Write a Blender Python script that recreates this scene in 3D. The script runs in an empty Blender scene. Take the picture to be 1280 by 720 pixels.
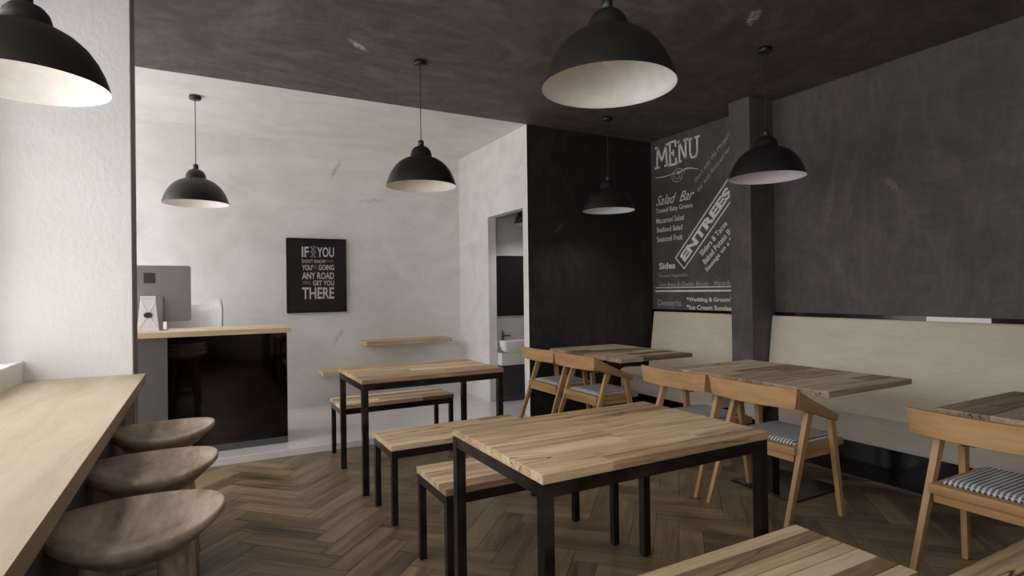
import bpy, bmesh, math, random
from mathutils import Vector, Matrix
random.seed(7)
C = bpy.context.scene.collection
PI = math.pi
H = 2.973                      # ceiling height
WR = 4.50                      # right wall
YB = 6.64                      # back wall of the alcove
YK = 4.92                      # black end wall / start of alcove
XS = 2.87                      # alcove side wall

# ------------------------------------------------------------------ materials
def srgb(r, g, b):
    f = lambda c: (c/255/12.92) if c/255 <= 0.04045 else ((c/255+0.055)/1.055)**2.4
    return (f(r), f(g), f(b), 1.0)

def new_mat(name):
    m = bpy.data.materials.new(name); m.use_nodes = True
    nt = m.node_tree; nt.nodes.clear()
    out = nt.nodes.new('ShaderNodeOutputMaterial')
    b = nt.nodes.new('ShaderNodeBsdfPrincipled')
    nt.links.new(b.outputs[0], out.inputs[0])
    return m, nt, b

def N(nt, t, **kw):
    n = nt.nodes.new(t)
    for k, v in kw.items():
        if k.startswith('i_'): n.inputs[k[2:]].default_value = v
        else: setattr(n, k, v)
    return n

def ramp(nt, src, stops):
    r = nt.nodes.new('ShaderNodeValToRGB'); cr = r.color_ramp
    while len(cr.elements) < len(stops): cr.elements.new(0.5)
    for e, (p, c) in zip(cr.elements, stops): e.position = p; e.color = c
    nt.links.new(src, r.inputs[0]); return r.outputs[0]

def mix(nt, fac, a, b, mode='MIX'):
    m = nt.nodes.new('ShaderNodeMix'); m.data_type = 'RGBA'; m.blend_type = mode
    for s, v in ((m.inputs[0], fac), (m.inputs[6], a), (m.inputs[7], b)):
        if hasattr(v, 'is_linked'): nt.links.new(v, s)
        else: s.default_value = v
    return m.outputs[2]

def mth(nt, op, a, b=0.5, c=None):
    m = nt.nodes.new('ShaderNodeMath'); m.operation = op
    for s, v in zip(m.inputs, (a, b) if c is None else (a, b, c)):
        if hasattr(v, 'is_linked'): nt.links.new(v, s)
        else: s.default_value = v
    return m.outputs[0]

def mapping(nt, src, scale=(1, 1, 1), loc=(0, 0, 0), rot=(0, 0, 0)):
    m = nt.nodes.new('ShaderNodeMapping'); nt.links.new(src, m.inputs[0])
    m.inputs['Scale'].default_value = scale; m.inputs['Location'].default_value = loc
    m.inputs['Rotation'].default_value = rot
    return m.outputs[0]

def noise(nt, vec, scale=5, detail=4, rough=0.5, dist=0.0):
    n = N(nt, 'ShaderNodeTexNoise'); nt.links.new(vec, n.inputs['Vector'])
    n.inputs['Scale'].default_value = scale; n.inputs['Detail'].default_value = detail
    n.inputs['Roughness'].default_value = rough; n.inputs['Distortion'].default_value = dist
    return n.outputs['Fac']

def bump(nt, b, h, strength, dist=0.01):
    n = N(nt, 'ShaderNodeBump'); n.inputs['Strength'].default_value = strength
    n.inputs['Distance'].default_value = dist
    nt.links.new(h, n.inputs['Height']); nt.links.new(n.outputs[0], b.inputs['Normal'])

def objco(nt): return N(nt, 'ShaderNodeTexCoord').outputs['Object']

def plain(name, col, rough=0.5, metal=0.0, vary=0.06, scale=14, bmp=0.0, spec=0.5):
    m, nt, b = new_mat(name)
    co = objco(nt); n = noise(nt, co, scale, 4, 0.6)
    d = tuple(c*(1-vary) for c in col[:3])+(1,); l = tuple(min(1, c*(1+vary)) for c in col[:3])+(1,)
    nt.links.new(ramp(nt, n, [(0.3, d), (0.7, l)]), b.inputs['Base Color'])
    b.inputs['Roughness'].default_value = rough; b.inputs['Metallic'].default_value = metal
    b.inputs['Specular IOR Level'].default_value = spec
    if bmp: bump(nt, b, n, bmp, 0.004)
    return m

def plaster(name, base, lo, hi, scuffs=(), scuffcol=None, rough=0.75, stretch=(1.0, 1.0, 1.0), stuc=0.0, spec=0.3, amt=1.0, streak=()):
    """Trowelled, mottled wall paint with a few scuffs at given places."""
    m, nt, b = new_mat(name)
    co = N(nt, 'ShaderNodeNewGeometry').outputs['Position']
    a = noise(nt, mapping(nt, co, stretch), 1.1, 8, 0.62, 0.9)
    c1 = ramp(nt, a, [(0.28, lo), (0.5, base), (0.74, hi)])
    s = noise(nt, mapping(nt, co, (1.2, 1.2, 4.5), rot=(0.2, 0.35, 0.3)), 2.2, 9, 0.7, 1.6)
    c2 = mix(nt, mth(nt, 'MULTIPLY', ramp(nt, s, [(0.56, (0, 0, 0, 1)), (0.72, (1, 1, 1, 1))]), 0.35*amt), c1, hi)
    g = noise(nt, co, 60, 3, 0.6)
    c3 = mix(nt, 0.10*amt, c2, ramp(nt, g, [(0.35, lo), (0.65, hi)]))
    for ss, rt, sg, dd in streak:
        q = noise(nt, mapping(nt, co, ss, rot=rt), 1.0, 8, 0.68, dd)
        c3 = mix(nt, sg, c3, ramp(nt, q, [(0.36, lo), (0.5, base), (0.63, hi)]))
    for (p, r, sc, k) in scuffs:
        gco = N(nt, 'ShaderNodeMapping'); gco.vector_type = 'TEXTURE'
        wob = N(nt, 'ShaderNodeTexNoise'); nt.links.new(co, wob.inputs['Vector']); wob.inputs['Scale'].default_value = 9
        off = N(nt, 'ShaderNodeVectorMath', operation='MULTIPLY_ADD')
        nt.links.new(wob.outputs['Color'], off.inputs[0]); off.inputs[1].default_value = (0.07,)*3
        nt.links.new(co, off.inputs[2])
        nt.links.new(off.outputs[0], gco.inputs[0])
        gco.inputs['Location'].default_value = tuple(q+0.035 for q in p)
        gco.inputs['Rotation'].default_value = r; gco.inputs['Scale'].default_value = sc
        gr = N(nt, 'ShaderNodeTexGradient', gradient_type='SPHERICAL'); nt.links.new(gco.outputs[0], gr.inputs[0])
        n2 = noise(nt, co, 30, 3, 0.7)
        f = mth(nt, 'MULTIPLY', ramp(nt, gr.outputs['Fac'], [(0.05, (0, 0, 0, 1)), (0.6, (1, 1, 1, 1))]), ramp(nt, n2, [(0.35, (0.15,)*3+(1,)), (0.6, (1, 1, 1, 1))]))
        c3 = mix(nt, mth(nt, 'MULTIPLY', f, k), c3, scuffcol or hi)
    nt.links.new(c3, b.inputs['Base Color'])
    b.inputs['Roughness'].default_value = rough; b.inputs['Specular IOR Level'].default_value = spec
    if stuc:
        bump(nt, b, noise(nt, mapping(nt, co, (1, 1, 0.7)), 38, 2, 0.4, 0.5), stuc, 0.01)
    else:
        bump(nt, b, s, 0.12, 0.01)
    return m

def wood(name, dark, mid, light, rough=0.5, gs=26.0, crack=0.0, tonev=0.35, spec=0.4, wave=0.5, bmp=0.15, along=1.6, spread=0.225):
    """Grain runs along x of the per-corner attribute 'gco'; 'tone' shifts each stave."""
    m, nt, b = new_mat(name)
    at = N(nt, 'ShaderNodeAttribute', attribute_name='gco').outputs['Vector']
    tn = N(nt, 'ShaderNodeAttribute', attribute_name='tone').outputs['Fac']
    oi = N(nt, 'ShaderNodeObjectInfo').outputs['Random']
    sh = N(nt, 'ShaderNodeCombineXYZ'); nt.links.new(mth(nt, 'MULTIPLY', oi, 9.0), sh.inputs[0]); nt.links.new(mth(nt, 'MULTIPLY', oi, 5.0), sh.inputs[2])
    ad = N(nt, 'ShaderNodeVectorMath', operation='ADD'); nt.links.new(at, ad.inputs[0]); nt.links.new(sh.outputs[0], ad.inputs[1])
    co = ad.outputs[0]
    bend = noise(nt, mapping(nt, co, (1.1, 3, 3)), 1.3, 3, 0.5)
    cb = N(nt, 'ShaderNodeCombineXYZ'); nt.links.new(mth(nt, 'MULTIPLY', bend, wave*0.12), cb.inputs[1])
    ad2 = N(nt, 'ShaderNodeVectorMath', operation='ADD'); nt.links.new(co, ad2.inputs[0]); nt.links.new(cb.outputs[0], ad2.inputs[1])
    v = ad2.outputs[0]
    g1 = noise(nt, mapping(nt, v, (along, gs, gs)), 1.0, 6, 0.62)
    g2 = noise(nt, mapping(nt, v, (along*1.5, gs*5, gs*5)), 1.0, 3, 0.6)
    g = mth(nt, 'ADD', mth(nt, 'MULTIPLY', g1, 0.72), mth(nt, 'MULTIPLY', g2, 0.28))
    g = mth(nt, 'ADD', g, mth(nt, 'MULTIPLY', mth(nt, 'SUBTRACT', tn, 0.5), tonev))
    col = ramp(nt, g, [(0.5-spread, dark), (0.5, mid), (0.5+spread, light)])
    h = g
    if crack:
        ck = noise(nt, mapping(nt, v, (1.3, 17, 17), loc=(3, 1, 7)), 1.0, 2, 0.5)
        k = ramp(nt, mth(nt, 'ABSOLUTE', mth(nt, 'SUBTRACT', ck, 0.5)), [(0.004, (1, 1, 1, 1)), (0.016, (0, 0, 0, 1))])
        msk = ramp(nt, noise(nt, mapping(nt, co, (1.3, 5, 5), loc=(9, 4, 1)), 1.0, 2), [(0.5, (0, 0, 0, 1)), (0.6, (1, 1, 1, 1))])
        kk = mth(nt, 'MULTIPLY', mth(nt, 'MULTIPLY', k, msk), crack)
        col = mix(nt, kk, col, tuple(c*0.22 for c in dark[:3])+(1,))
        h = mth(nt, 'SUBTRACT', g, kk)
    nt.links.new(col, b.inputs['Base Color'])
    b.inputs['Roughness'].default_value = rough; b.inputs['Specular IOR Level'].default_value = spec
    bump(nt, b, h, bmp, 0.003)
    return m

M = {}
scw = ()
M['white'] = plaster('white_plaster', srgb(228, 225, 222), srgb(211, 207, 203), srgb(238, 236, 234),
    scuffs=[((1.36, 6.64, 2.72), (0, 0.5, 0), (0.035, 0.1, 0.16), 0.5), ((1.36, 6.64, 0.82), (0, 0.6, 0), (0.03, 0.1, 0.14), 0.45),
            ((1.75, 6.64, 2.38), (0, 1.45, 0), (0.03, 0.1, 0.25), 0.3)],
    scuffcol=srgb(125, 120, 114), amt=0.7, streak=[((0.9, 1.4, 1.8), (0, 0.35, 0), 0.4, 2.5)])
M['stucco'] = plaster('rough_stucco', srgb(222, 218, 214), srgb(216, 212, 208), srgb(228, 225, 222), stuc=0.30, amt=0.3)
M['pier_edge'] = plain('pier_edge_paint', srgb(150, 142, 134), 0.7)
M['dark'] = plaster('charcoal_plaster', srgb(86, 80, 80), srgb(68, 64, 64), srgb(112, 106, 105), stretch=(1, 1.1, 0.6),
    scuffs=[((4.5, 2.35, 2.05), (0.9, 0, 0), (0.1, 0.11, 0.03), 0.45), ((4.5, 2.85, 1.95), (0.2, 0, 0), (0.1, 0.05, 0.35), 0.18)],
    scuffcol=srgb(150, 142, 138), rough=0.62, streak=[((1.2, 1.6, 1.1), (0.6, 0, 0), 0.5, 2.5), ((2, 7, 2.2), (-0.35, 0, 0), 0.22, 2.0), ((2, 3, 9), (0.5, 0, 0), 0.14, 2.5)])
M['black'] = plaster('black_plaster', srgb(44, 41, 40), srgb(33, 31, 30), srgb(64, 59, 57), stretch=(1, 1, 0.5),
    scuffs=[((3.25, 4.92, 1.95), (0, 0.9, 0), (0.03, 0.1, 0.13), 0.35)], scuffcol=srgb(110, 105, 100), rough=0.6, streak=[((1.5, 3, 1.0), (0, 0.5, 0), 0.55, 2.5), ((7, 3, 2.5), (0, 0.4, 0), 0.2, 2.0)])
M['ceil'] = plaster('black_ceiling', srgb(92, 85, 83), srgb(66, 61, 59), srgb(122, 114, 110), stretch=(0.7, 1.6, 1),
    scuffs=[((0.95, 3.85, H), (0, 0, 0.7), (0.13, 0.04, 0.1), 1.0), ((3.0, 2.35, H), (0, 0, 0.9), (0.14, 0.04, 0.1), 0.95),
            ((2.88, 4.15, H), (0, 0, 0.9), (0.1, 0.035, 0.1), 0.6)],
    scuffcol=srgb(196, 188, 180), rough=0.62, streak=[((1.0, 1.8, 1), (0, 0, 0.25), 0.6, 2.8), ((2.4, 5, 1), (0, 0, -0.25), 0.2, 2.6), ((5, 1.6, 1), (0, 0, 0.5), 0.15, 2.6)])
M['chalk_wall'] = M['dark']
M['oak_top'] = wood('reclaimed_oak_top', srgb(134, 106, 78), srgb(188, 157, 122), srgb(218, 193, 160), rough=0.5, gs=22, crack=1.0, tonev=0.45, spread=0.17)
M['shaded_top'] = wood('shaded_oak_top', srgb(104, 84, 66), srgb(156, 133, 110), srgb(190, 168, 143), rough=0.55, gs=20, crack=1.0, tonev=0.5, spread=0.17)  # darker copy of the oak: dimmer light at the banquette put into colour
M['counter'] = wood('pale_oak_counter', srgb(166, 145, 120), srgb(194, 176, 150), srgb(212, 196, 172), rough=0.5, gs=5, crack=0, tonev=0.15, along=0.9, wave=2.0, bmp=0.08)
M['counter_edge'] = wood('counter_edge_oak', srgb(160, 134, 106), srgb(186, 160, 130), srgb(204, 180, 150), rough=0.5, gs=14, tonev=0.1)
M['chair_wood'] = wood('golden_oak', srgb(144, 106, 66), srgb(180, 140, 95), srgb(202, 163, 116), rough=0.42, gs=14, tonev=0.12)
M['stool_wood'] = wood('carved_walnut', srgb(130, 106, 88), srgb(186, 162, 140), srgb(218, 198, 178), rough=0.5, gs=8, tonev=0.2, wave=1.6, bmp=0.6, along=4, spread=0.17)
M['desk_top'] = wood('desk_oak', srgb(176, 144, 110), srgb(205, 178, 146), srgb(222, 200, 170), rough=0.45, gs=16, tonev=0.4)
M['floor'] = wood('parquet_oak', srgb(68, 54, 39), srgb(118, 97, 73), srgb(152, 128, 98), rough=0.36, gs=15, crack=0.25, tonev=0.34, spec=0.5)
M['gap'] = plain('dark_gap', srgb(38, 30, 24), 0.8)
M['steel'] = plain('black_lacquered_steel', srgb(62, 56, 53), 0.20, 0.75, 0.5, 9, spec=0.6)
M['lamp_black'] = plain('matt_black_enamel', srgb(34, 32, 32), 0.38, spec=0.5)
M['lamp_white'] = plain('white_enamel', srgb(246, 242, 238), 0.45)
M['cord'] = plain('black_cord', srgb(38, 36, 36), 0.6)
M['gloss'] = plain('black_gloss_panel', srgb(68, 60, 54), 0.05, 1.0, 0.12)
M['greypanel'] = plain('grey_panel', srgb(88, 84, 84), 0.6)
M['kick'] = plain('grey_kickplate', srgb(84, 82, 82), 0.3)
M['paint_white'] = plain('white_paint', srgb(240, 238, 235), 0.5, vary=0.02)
M['alcove_floor'] = plaster('polished_pale_floor', srgb(218, 215, 213), srgb(206, 203, 200), srgb(228, 226, 224), rough=0.14, spec=0.6, amt=0.4)
M['alu'] = plain('brushed_aluminium', srgb(140, 134, 130), 0.42, 0.55, 0.05)
M['dark_plastic'] = plain('dark_plastic', srgb(52, 48, 47), 0.4)
M['shell'] = plain('pale_grey_shell', srgb(186, 182, 178), 0.45)
M['paper'] = plain('white_paper', srgb(228, 226, 224), 0.7, vary=0.02)
M['paper_fold'] = plain('shiny_fold', srgb(245, 244, 243), 0.5, vary=0.01)
M['porcelain'] = plain('white_porcelain', srgb(232, 230, 228), 0.2, vary=0.01)
M['charcoal'] = plain('charcoal_laminate', srgb(64, 62, 64), 0.4)
M['bath_grey'] = plain('bathroom_paint', srgb(196, 192, 190), 0.7, vary=0.03)
M['mirror_dark'] = plain('dark_mirror_glass', srgb(44, 42, 42), 0.12, vary=0.1)
M['chalk'] = plain('white_chalk', srgb(232, 230, 227), 0.9, vary=0.2, scale=70)
M['chalk_faint'] = plain('faint_chalk', srgb(178, 175, 172), 0.9, vary=0.3, scale=70)
M['print'] = plain('cream_print', srgb(200, 192, 182), 0.8, vary=0.1, scale=60)
M['print_dim'] = plain('dim_print', srgb(140, 132, 124), 0.8, vary=0.1, scale=60)
M['poster'] = plaster('black_poster_print', srgb(36, 32, 31), srgb(27, 24, 23), srgb(52, 46, 44), rough=0.45, amt=0.8)
M['outside'] = plain('pavement', srgb(222, 219, 214), 0.9)
M['dado'] = plain('black_glass_dado', srgb(16, 13, 12), 0.12, spec=0.45, vary=0.3, scale=3)

def mat_fabric():
    m, nt, b = new_mat('woven_linen')
    co = objco(nt)
    w1 = N(nt, 'ShaderNodeTexWave', wave_type='BANDS', bands_direction='Z'); nt.links.new(co, w1.inputs[0]); w1.inputs['Scale'].default_value = 110; w1.inputs['Distortion'].default_value = 2.5
    w2 = N(nt, 'ShaderNodeTexWave', wave_type='BANDS', bands_direction='Y'); nt.links.new(co, w2.inputs[0]); w2.inputs['Scale'].default_value = 110; w2.inputs['Distortion'].default_value = 2.5
    h = mth(nt, 'ADD', mth(nt, 'MULTIPLY', w1.outputs['Fac'], 0.5), mth(nt, 'MULTIPLY', w2.outputs['Fac'], 0.5))
    n = noise(nt, mapping(nt, co, (1, 0.5, 2)), 5, 6, 0.65)
    n2 = noise(nt, mapping(nt, co, (1, 10, 130)), 1, 2, 0.5)
    f = mth(nt, 'ADD', mth(nt, 'MULTIPLY', n, 0.5), mth(nt, 'ADD', mth(nt, 'MULTIPLY', h, 0.2), mth(nt, 'MULTIPLY', n2, 0.3)))
    nt.links.new(ramp(nt, f, [(0.3, srgb(190, 178, 158)), (0.7, srgb(216, 205, 186))]), b.inputs['Base Color'])
    b.inputs['Roughness'].default_value = 0.85; b.inputs['Sheen Weight'].default_value = 0.15
    bump(nt, b, h, 0.15, 0.002)
    return m
M['fabric'] = mat_fabric()

def mat_check():
    m, nt, b = new_mat('black_white_check_weave')
    co = objco(nt)
    sx = N(nt, 'ShaderNodeSeparateXYZ'); nt.links.new(co, sx.inputs[0])
    def stripe(o, per, duty, ph=0.0):
        t = mth(nt, 'FRACT', mth(nt, 'ADD', mth(nt, 'DIVIDE', o, per), ph))
        return mth(nt, 'LESS_THAN', t, duty)
    a = stripe(sx.outputs[1], 0.020, 0.52)           # lines running front to back
    c = stripe(sx.outputs[0], 0.012, 0.5)            # cross lines
    n = noise(nt, co, 120, 2, 0.6)
    v = mth(nt, 'ADD', mth(nt, 'MULTIPLY', a, 0.42), mth(nt, 'MULTIPLY', mth(nt, 'MULTIPLY', a, c), 0.35))
    v = mth(nt, 'ADD', v, mth(nt, 'MULTIPLY', n, 0.25))
    nt.links.new(ramp(nt, v, [(0.1, srgb(214, 212, 212)), (0.55, srgb(150, 149, 152)), (0.85, srgb(66, 65, 70))]), b.inputs['Base Color'])
    b.inputs['Roughness'].default_value = 0.9
    bump(nt, b, mth(nt, 'ADD', a, c), 0.3, 0.003)
    return m
M['check'] = mat_check()

# ------------------------------------------------------------------ mesh helper
class MB:
    def __init__(s): s.v = []; s.f = []; s.g = []; s.t = []; s.sm = []
    def quadbox(s, P, axis=0, tone=0.5, off=None):
        """P: 8 points, order (x0y0z0,x1y0z0,x1y1z0,x0y1z0, same at z1). axis = grain axis among 0,1,2 of the box"""
        i = len(s.v); P = [Vector(p) for p in P]; s.v += P
        ex = ((P[1]-P[0]).length, (P[3]-P[0]).length, (P[4]-P[0]).length)
        off = off if off is not None else Vector((random.random()*20, random.random()*20, random.random()*20))
        u = [(0,0,0),(1,0,0),(1,1,0),(0,1,0),(0,0,1),(1,0,1),(1,1,1),(0,1,1)]
        G = []
        for a in u:
            c = [a[k]*ex[k] for k in range(3)]
            c = [c[axis]]+[c[k] for k in range(3) if k != axis]
            G.append(Vector(c)+off)
        for q in ((0,3,2,1),(4,5,6,7),(0,1,5,4),(1,2,6,5),(2,3,7,6),(3,0,4,7)):
            s.f.append(tuple(i+k for k in q)); s.g.append([G[k] for k in q]); s.t.append(tone); s.sm.append(False)
        return s
    def box(s, x0, x1, y0, y1, z0, z1, axis=None, tone=0.5, off=None):
        if axis is None:
            d = (abs(x1-x0), abs(y1-y0), abs(z1-z0)); axis = d.index(max(d))
        return s.quadbox([(x0,y0,z0),(x1,y0,z0),(x1,y1,z0),(x0,y1,z0),(x0,y0,z1),(x1,y0,z1),(x1,y1,z1),(x0,y1,z1)], axis, tone, off)
    def beam(s, p0, p1, w, d, w1=None, d1=None, tone=0.5, up=(0, 1, 0), level=False):
        """square beam p0->p1; w along side vector, d along the other; level: horizontal end cuts"""
        p0, p1 = Vector(p0), Vector(p1); w1 = w1 or w; d1 = d1 or d
        if level: a = Vector((1, 0, 0)); b = Vector((0, 1, 0))
        else:
            t = (p1-p0).normalized(); b = Vector(up); a = b.cross(t).normalized(); b = t.cross(a).normalized()
        q = []
        for p, ww, dd in ((p0, w, d), (p1, w1, d1)):
            q += [p-a*ww/2-b*dd/2, p+a*ww/2-b*dd/2, p+a*ww/2+b*dd/2, p-a*ww/2+b*dd/2]
        return s.quadbox(q, 2, tone)
    def grid(s, rows, close_u=False, close_v=False, smooth=True, gs=1.0, off=None, perm=(0,1,2)):
        i = len(s.v); n = len(rows); m = len(rows[0])
        off = off or Vector((0, 0, 0))
        for r in rows: s.v += [Vector(p) for p in r]
        for a in range(n if close_v else n-1):
            for b in range(m if close_u else m-1):
                q = (i+a*m+b, i+a*m+(b+1) % m, i+((a+1) % n)*m+(b+1) % m, i+((a+1) % n)*m+b)
                s.f.append(q); s.g.append([Vector((s.v[k][perm[0]], s.v[k][perm[1]], s.v[k][perm[2]]))*gs+off for k in q]); s.t.append(0.5); s.sm.append(smooth)
        return s
    def ngon(s, pts, smooth=False):
        i = len(s.v); s.v += [Vector(p) for p in pts]
        s.f.append(tuple(range(i, i+len(pts)))); s.g.append([Vector(p) for p in pts]); s.t.append(0.5); s.sm.append(smooth)
        return s
    def lathe(s, prof, c=(0, 0, 0), n=48, smooth=True, sx=1.0, sy=1.0):
        rows = [[(c[0]+r*sx*math.cos(2*PI*k/n), c[1]+r*sy*math.sin(2*PI*k/n), c[2]+z) for k in range(n)] for r, z in prof]
        return s.grid(rows, close_u=True, smooth=smooth)
    def prism_y(s, prof, y0, y1, smooth=False):
        """closed (x,z) profile extruded along y"""
        n = len(prof)
        s.grid([[(x, y0, z) for x, z in prof], [(x, y1, z) for x, z in prof]], close_u=True, smooth=smooth)
        s.ngon([(x, y0, z) for x, z in prof]); s.ngon([(x, y1, z) for x, z in reversed(prof)])
        return s
    def build(s, name, mat, parent=None, loc=None, bevel=0.0, seg=2, smooth=False, weld=True):
        me = bpy.data.meshes.new(name)
        me.from_pydata([tuple(v) for v in s.v], [], s.f)
        g = me.attributes.new('gco', 'FLOAT_VECTOR', 'CORNER'); flat = []
        for q in s.g:
            for v in q: flat += [v.x, v.y, v.z]
        g.data.foreach_set('vector', flat)
        t = me.attributes.new('tone', 'FLOAT', 'FACE'); t.data.foreach_set('value', s.t)
        me.polygons.foreach_set('use_smooth', [bool(a) or smooth for a in s.sm])
        bm = bmesh.new(); bm.from_mesh(me)
        if weld: bmesh.ops.remove_doubles(bm, verts=bm.verts, dist=1e-5)
        bmesh.ops.recalc_face_normals(bm, faces=bm.faces)
        bm.to_mesh(me); bm.free()
        me.materials.append(mat)
        o = bpy.data.objects.new(name, me); C.objects.link(o)
        if parent: o.parent = parent
        if loc: o.location = loc
        if bevel:
            md = o.modifiers.new('bevel', 'BEVEL'); md.width = bevel; md.segments = seg; md.limit_method = 'ANGLE'; md.angle_limit = math.radians(40)
            md.harden_normals = False
        return o

def thing(name, label, cat, loc=(0, 0, 0), rotz=0, group=None):
    o = bpy.data.objects.new(name, None); C.objects.link(o); o.empty_display_size = 0.1
    o.location = loc; o.rotation_euler = (0, 0, rotz)
    return tag(o, label, cat, group)
def tag(o, label, cat, group=None):
    o['label'] = label; o['category'] = cat
    if group: o['group'] = group
    return o
def struct(name, mb, mat, **kw):
    o = mb.build(name, mat, **kw); o['kind'] = 'structure'; return o
def dup(root, loc, label, rotz=None):
    r = root.copy(); C.objects.link(r); r.location = loc; r['label'] = label
    if rotz is not None: r.rotation_euler = (0, 0, rotz)
    for ch in list(root.children):
        c = ch.copy(); C.objects.link(c); c.parent = r
        for g in list(ch.children):
            d = g.copy(); C.objects.link(d); d.parent = c
    return r

# ------------------------------------------------------------------ setting
def herringbone():
    Wp, n = 0.124, 4; L = Wp*n
    mb = MB(); th = PI/4
    U = Vector((math.cos(th), math.sin(th), 0)); V = Vector((-math.sin(th), math.cos(th), 0))
    O = Vector((0.60, 3.09, 0)); gap = 0.0012
    rnd = random.Random(3)
    def rect(u0, u1, v0, v1, along_u):
        pts = [O+U*u0+V*v0, O+U*u1+V*v0, O+U*u1+V*v1, O+U*u0+V*v1]
        c = sum(pts, Vector())/4
        if not (-1.1 < c.x < 4.6 and -2.5 < c.y < YK+0.3): return
        off = Vector((rnd.random()*30, rnd.random()*30, rnd.random()*30))
        tone = min(1, max(0, rnd.gauss(0.5, 0.22)))
        l, w = (u1-u0, v1-v0)
        loc = [(0, 0), (l, 0), (l, w), (0, w)]
        poly = [(p, Vector((a if along_u else b, b if along_u else a, 0))+off) for p, (a, b) in zip(pts, loc)]
        for ax, sg, lim in ((0, 1, WR), (0, -1, 0.95), (1, 1, YK), (1, -1, 2.2)):   # trim planks at the walls
            outp = []
            for k in range(len(poly)):
                (A, ga), (B, gb) = poly[k], poly[(k+1) % len(poly)]
                da, db = lim-sg*A[ax], lim-sg*B[ax]
                if da >= 0: outp.append((A, ga))
                if (da < 0) != (db < 0):
                    t = da/(da-db); outp.append((A.lerp(B, t), ga.lerp(gb, t)))
            poly = outp
            if len(poly) < 3: return
        i = len(mb.v); mb.v += [Vector((p.x, p.y, 0)) for p, g in poly]; mb.f.append(tuple(range(i, i+len(poly))))
        mb.g.append([g for p, g in poly]); mb.t.append(tone); mb.sm.append(False)
    R = 60
    for x in range(-R, R):
        for y in range(-R, R):
            r = (x-y) % (2*n)
            if r == 0: rect(x*Wp+gap, x*Wp+L-gap, y*Wp+gap, (y+1)*Wp-gap, True)
            elif r == n: rect(x*Wp+gap, (x+1)*Wp-gap, (y+1)*Wp-L+gap, (y+1)*Wp-gap, False)
    return mb
fl = struct('floor', herringbone(), M['floor'], weld=False)
sub = MB().box(-0.95, WR, -2.2, YK, -0.06, -0.0015).build('plank_gap', M['gap'], fl)

YP0, YP1, XP = 3.58, 3.81, -0.315
struct('floor_alcove', MB().box(-1.6, 4.25, YK+0.012, YB, -0.06, 0.05), M['alcove_floor'])
struct('trim_1', MB().box(-1.6, XS, YK, YK+0.0118, -0.02, 0.052), M['paint_white'])
struct('ceiling', MB().box(-1.6, WR, -2.2, YK, H, H+0.08), M['ceil'])
struct('ceiling_alcove', MB().box(-1.6, 4.3, YK+0.0005, YB, H, H+0.08), M['white'])
# left window wall, open to the street above the sill
wl = MB()
wl.box(-1.10, -0.95, -2.2, YP0, 0, 0.97); wl.box(-1.10, -0.95, -2.2, YP0, 2.8, H)
wl.box(-1.10, -0.95, -2.2, -1.9, 0.97, 2.8); wl.box(-1.10, -0.95, 3.42, YP0, 0.97, 2.8)
struct('wall_left', wl, M['stucco'])
struct('window_1', MB().box(-1.06, -1.0, -0.15, -0.09, 0.97, 2.8).box(-1.06, -1.0, 1.66, 1.72, 0.97, 2.8), M['paint_white'])
struct('wall_pier', MB().box(-1.10, XP-0.004, YP0, YP1, 0, H), M['stucco'])
struct('trim_2', MB().box(XP-0.004, XP, YP0+0.004, YP1, 0, H), M['pier_edge'])
wa = MB()
wa.box(-1.75, -1.6, YP1, YB, -0.06, 0.2); wa.box(-1.75, -1.6, YP1, YB, 2.88, H); wa.box(-1.75, -1.6, YP1, 3.9, 0.2, 2.88); wa.box(-1.75, -1.6, 6.58, YB, 0.2, 2.88)
wa.box(-1.75, -1.10, YP1-0.12, YP1, -0.06, H)
wa.box(-1.6, -0.9, YP1, YK, -0.06, 0.0)
struct('wall_alcove_left', wa, M['white'])
struct('wall_back', MB().box(-1.75, 4.4, YB, YB+0.15, -0.06, H), M['white'])
# alcove side wall with a doorway (y 5.02..5.82), 10 cm thick
D0, D1, DZ = 5.02, 5.82, 2.15
ws = MB()
ws.box(XS, XS+0.10, D1, YB, 0.05, H); ws.box(XS, XS+0.10, YK+0.012, D0, 0.05, H); ws.box(XS, XS+0.10, D0, D1, DZ, H)
struct('wall_alcove_right', ws, M['white'])
struct('trim_3', MB().box(XS-0.004, XS, YK-0.003, YK+0.012, 0, H), M['paint_white'])
struct('wall_end', MB().box(XS, WR, YK, YK+0.012, 0, H), M['black'])
struct('wall_right', MB().box(WR, WR+0.15, -2.2, YK, 0, H), M['dark'])
struct('wall_pillar', MB().box(4.19, WR, 3.345, 3.565, 0, H), M['dark'])
struct('wall_rear', MB().box(-1.1, WR, -2.35, -2.2, 0, 0.95).box(-1.1, WR, -2.35, -2.2, 2.8, H).box(-1.1, -0.6, -2.35, -2.2, 0.95, 2.8, axis=2).box(0.5, WR, -2.35, -2.2, 0.95, 2.8).box(-0.6, 0.5, -2.35, -2.2, 0.95, 1.4), M['bath_grey'])
struct('added_rear_window', MB().box(-0.08, -0.02, -2.31, -2.25, 1.4, 2.8), M['paint_white'])  # window added behind the camera to light stools and step edge
struct('trim_4', MB().box(WR-0.02, WR, 3.565, YK, 0, 1.085, axis=1).box(WR-0.02, WR, -2.2, 3.345, 0, 1.092, axis=1), M['dado'])
# bathroom beyond the doorway
struct('wall_bathroom', MB().box(XS+0.10, 4.25, 5.86, 5.96, 0.05, H).box(4.25, 4.35, YK+0.012, 5.96, 0.05, H), M['bath_grey'])
struct('ground', MB().box(-40, -1.75, -25, 30, -0.12, -0.1), M['outside'])

# window sill box
tag(MB().box(-0.95, -0.762, -2.2, YP0, 0.86, 1.0).build('window_sill', M['paint_white'], bevel=0.003), 'white boxed window sill at the left edge behind the pale bar counter', 'window sill')

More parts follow.
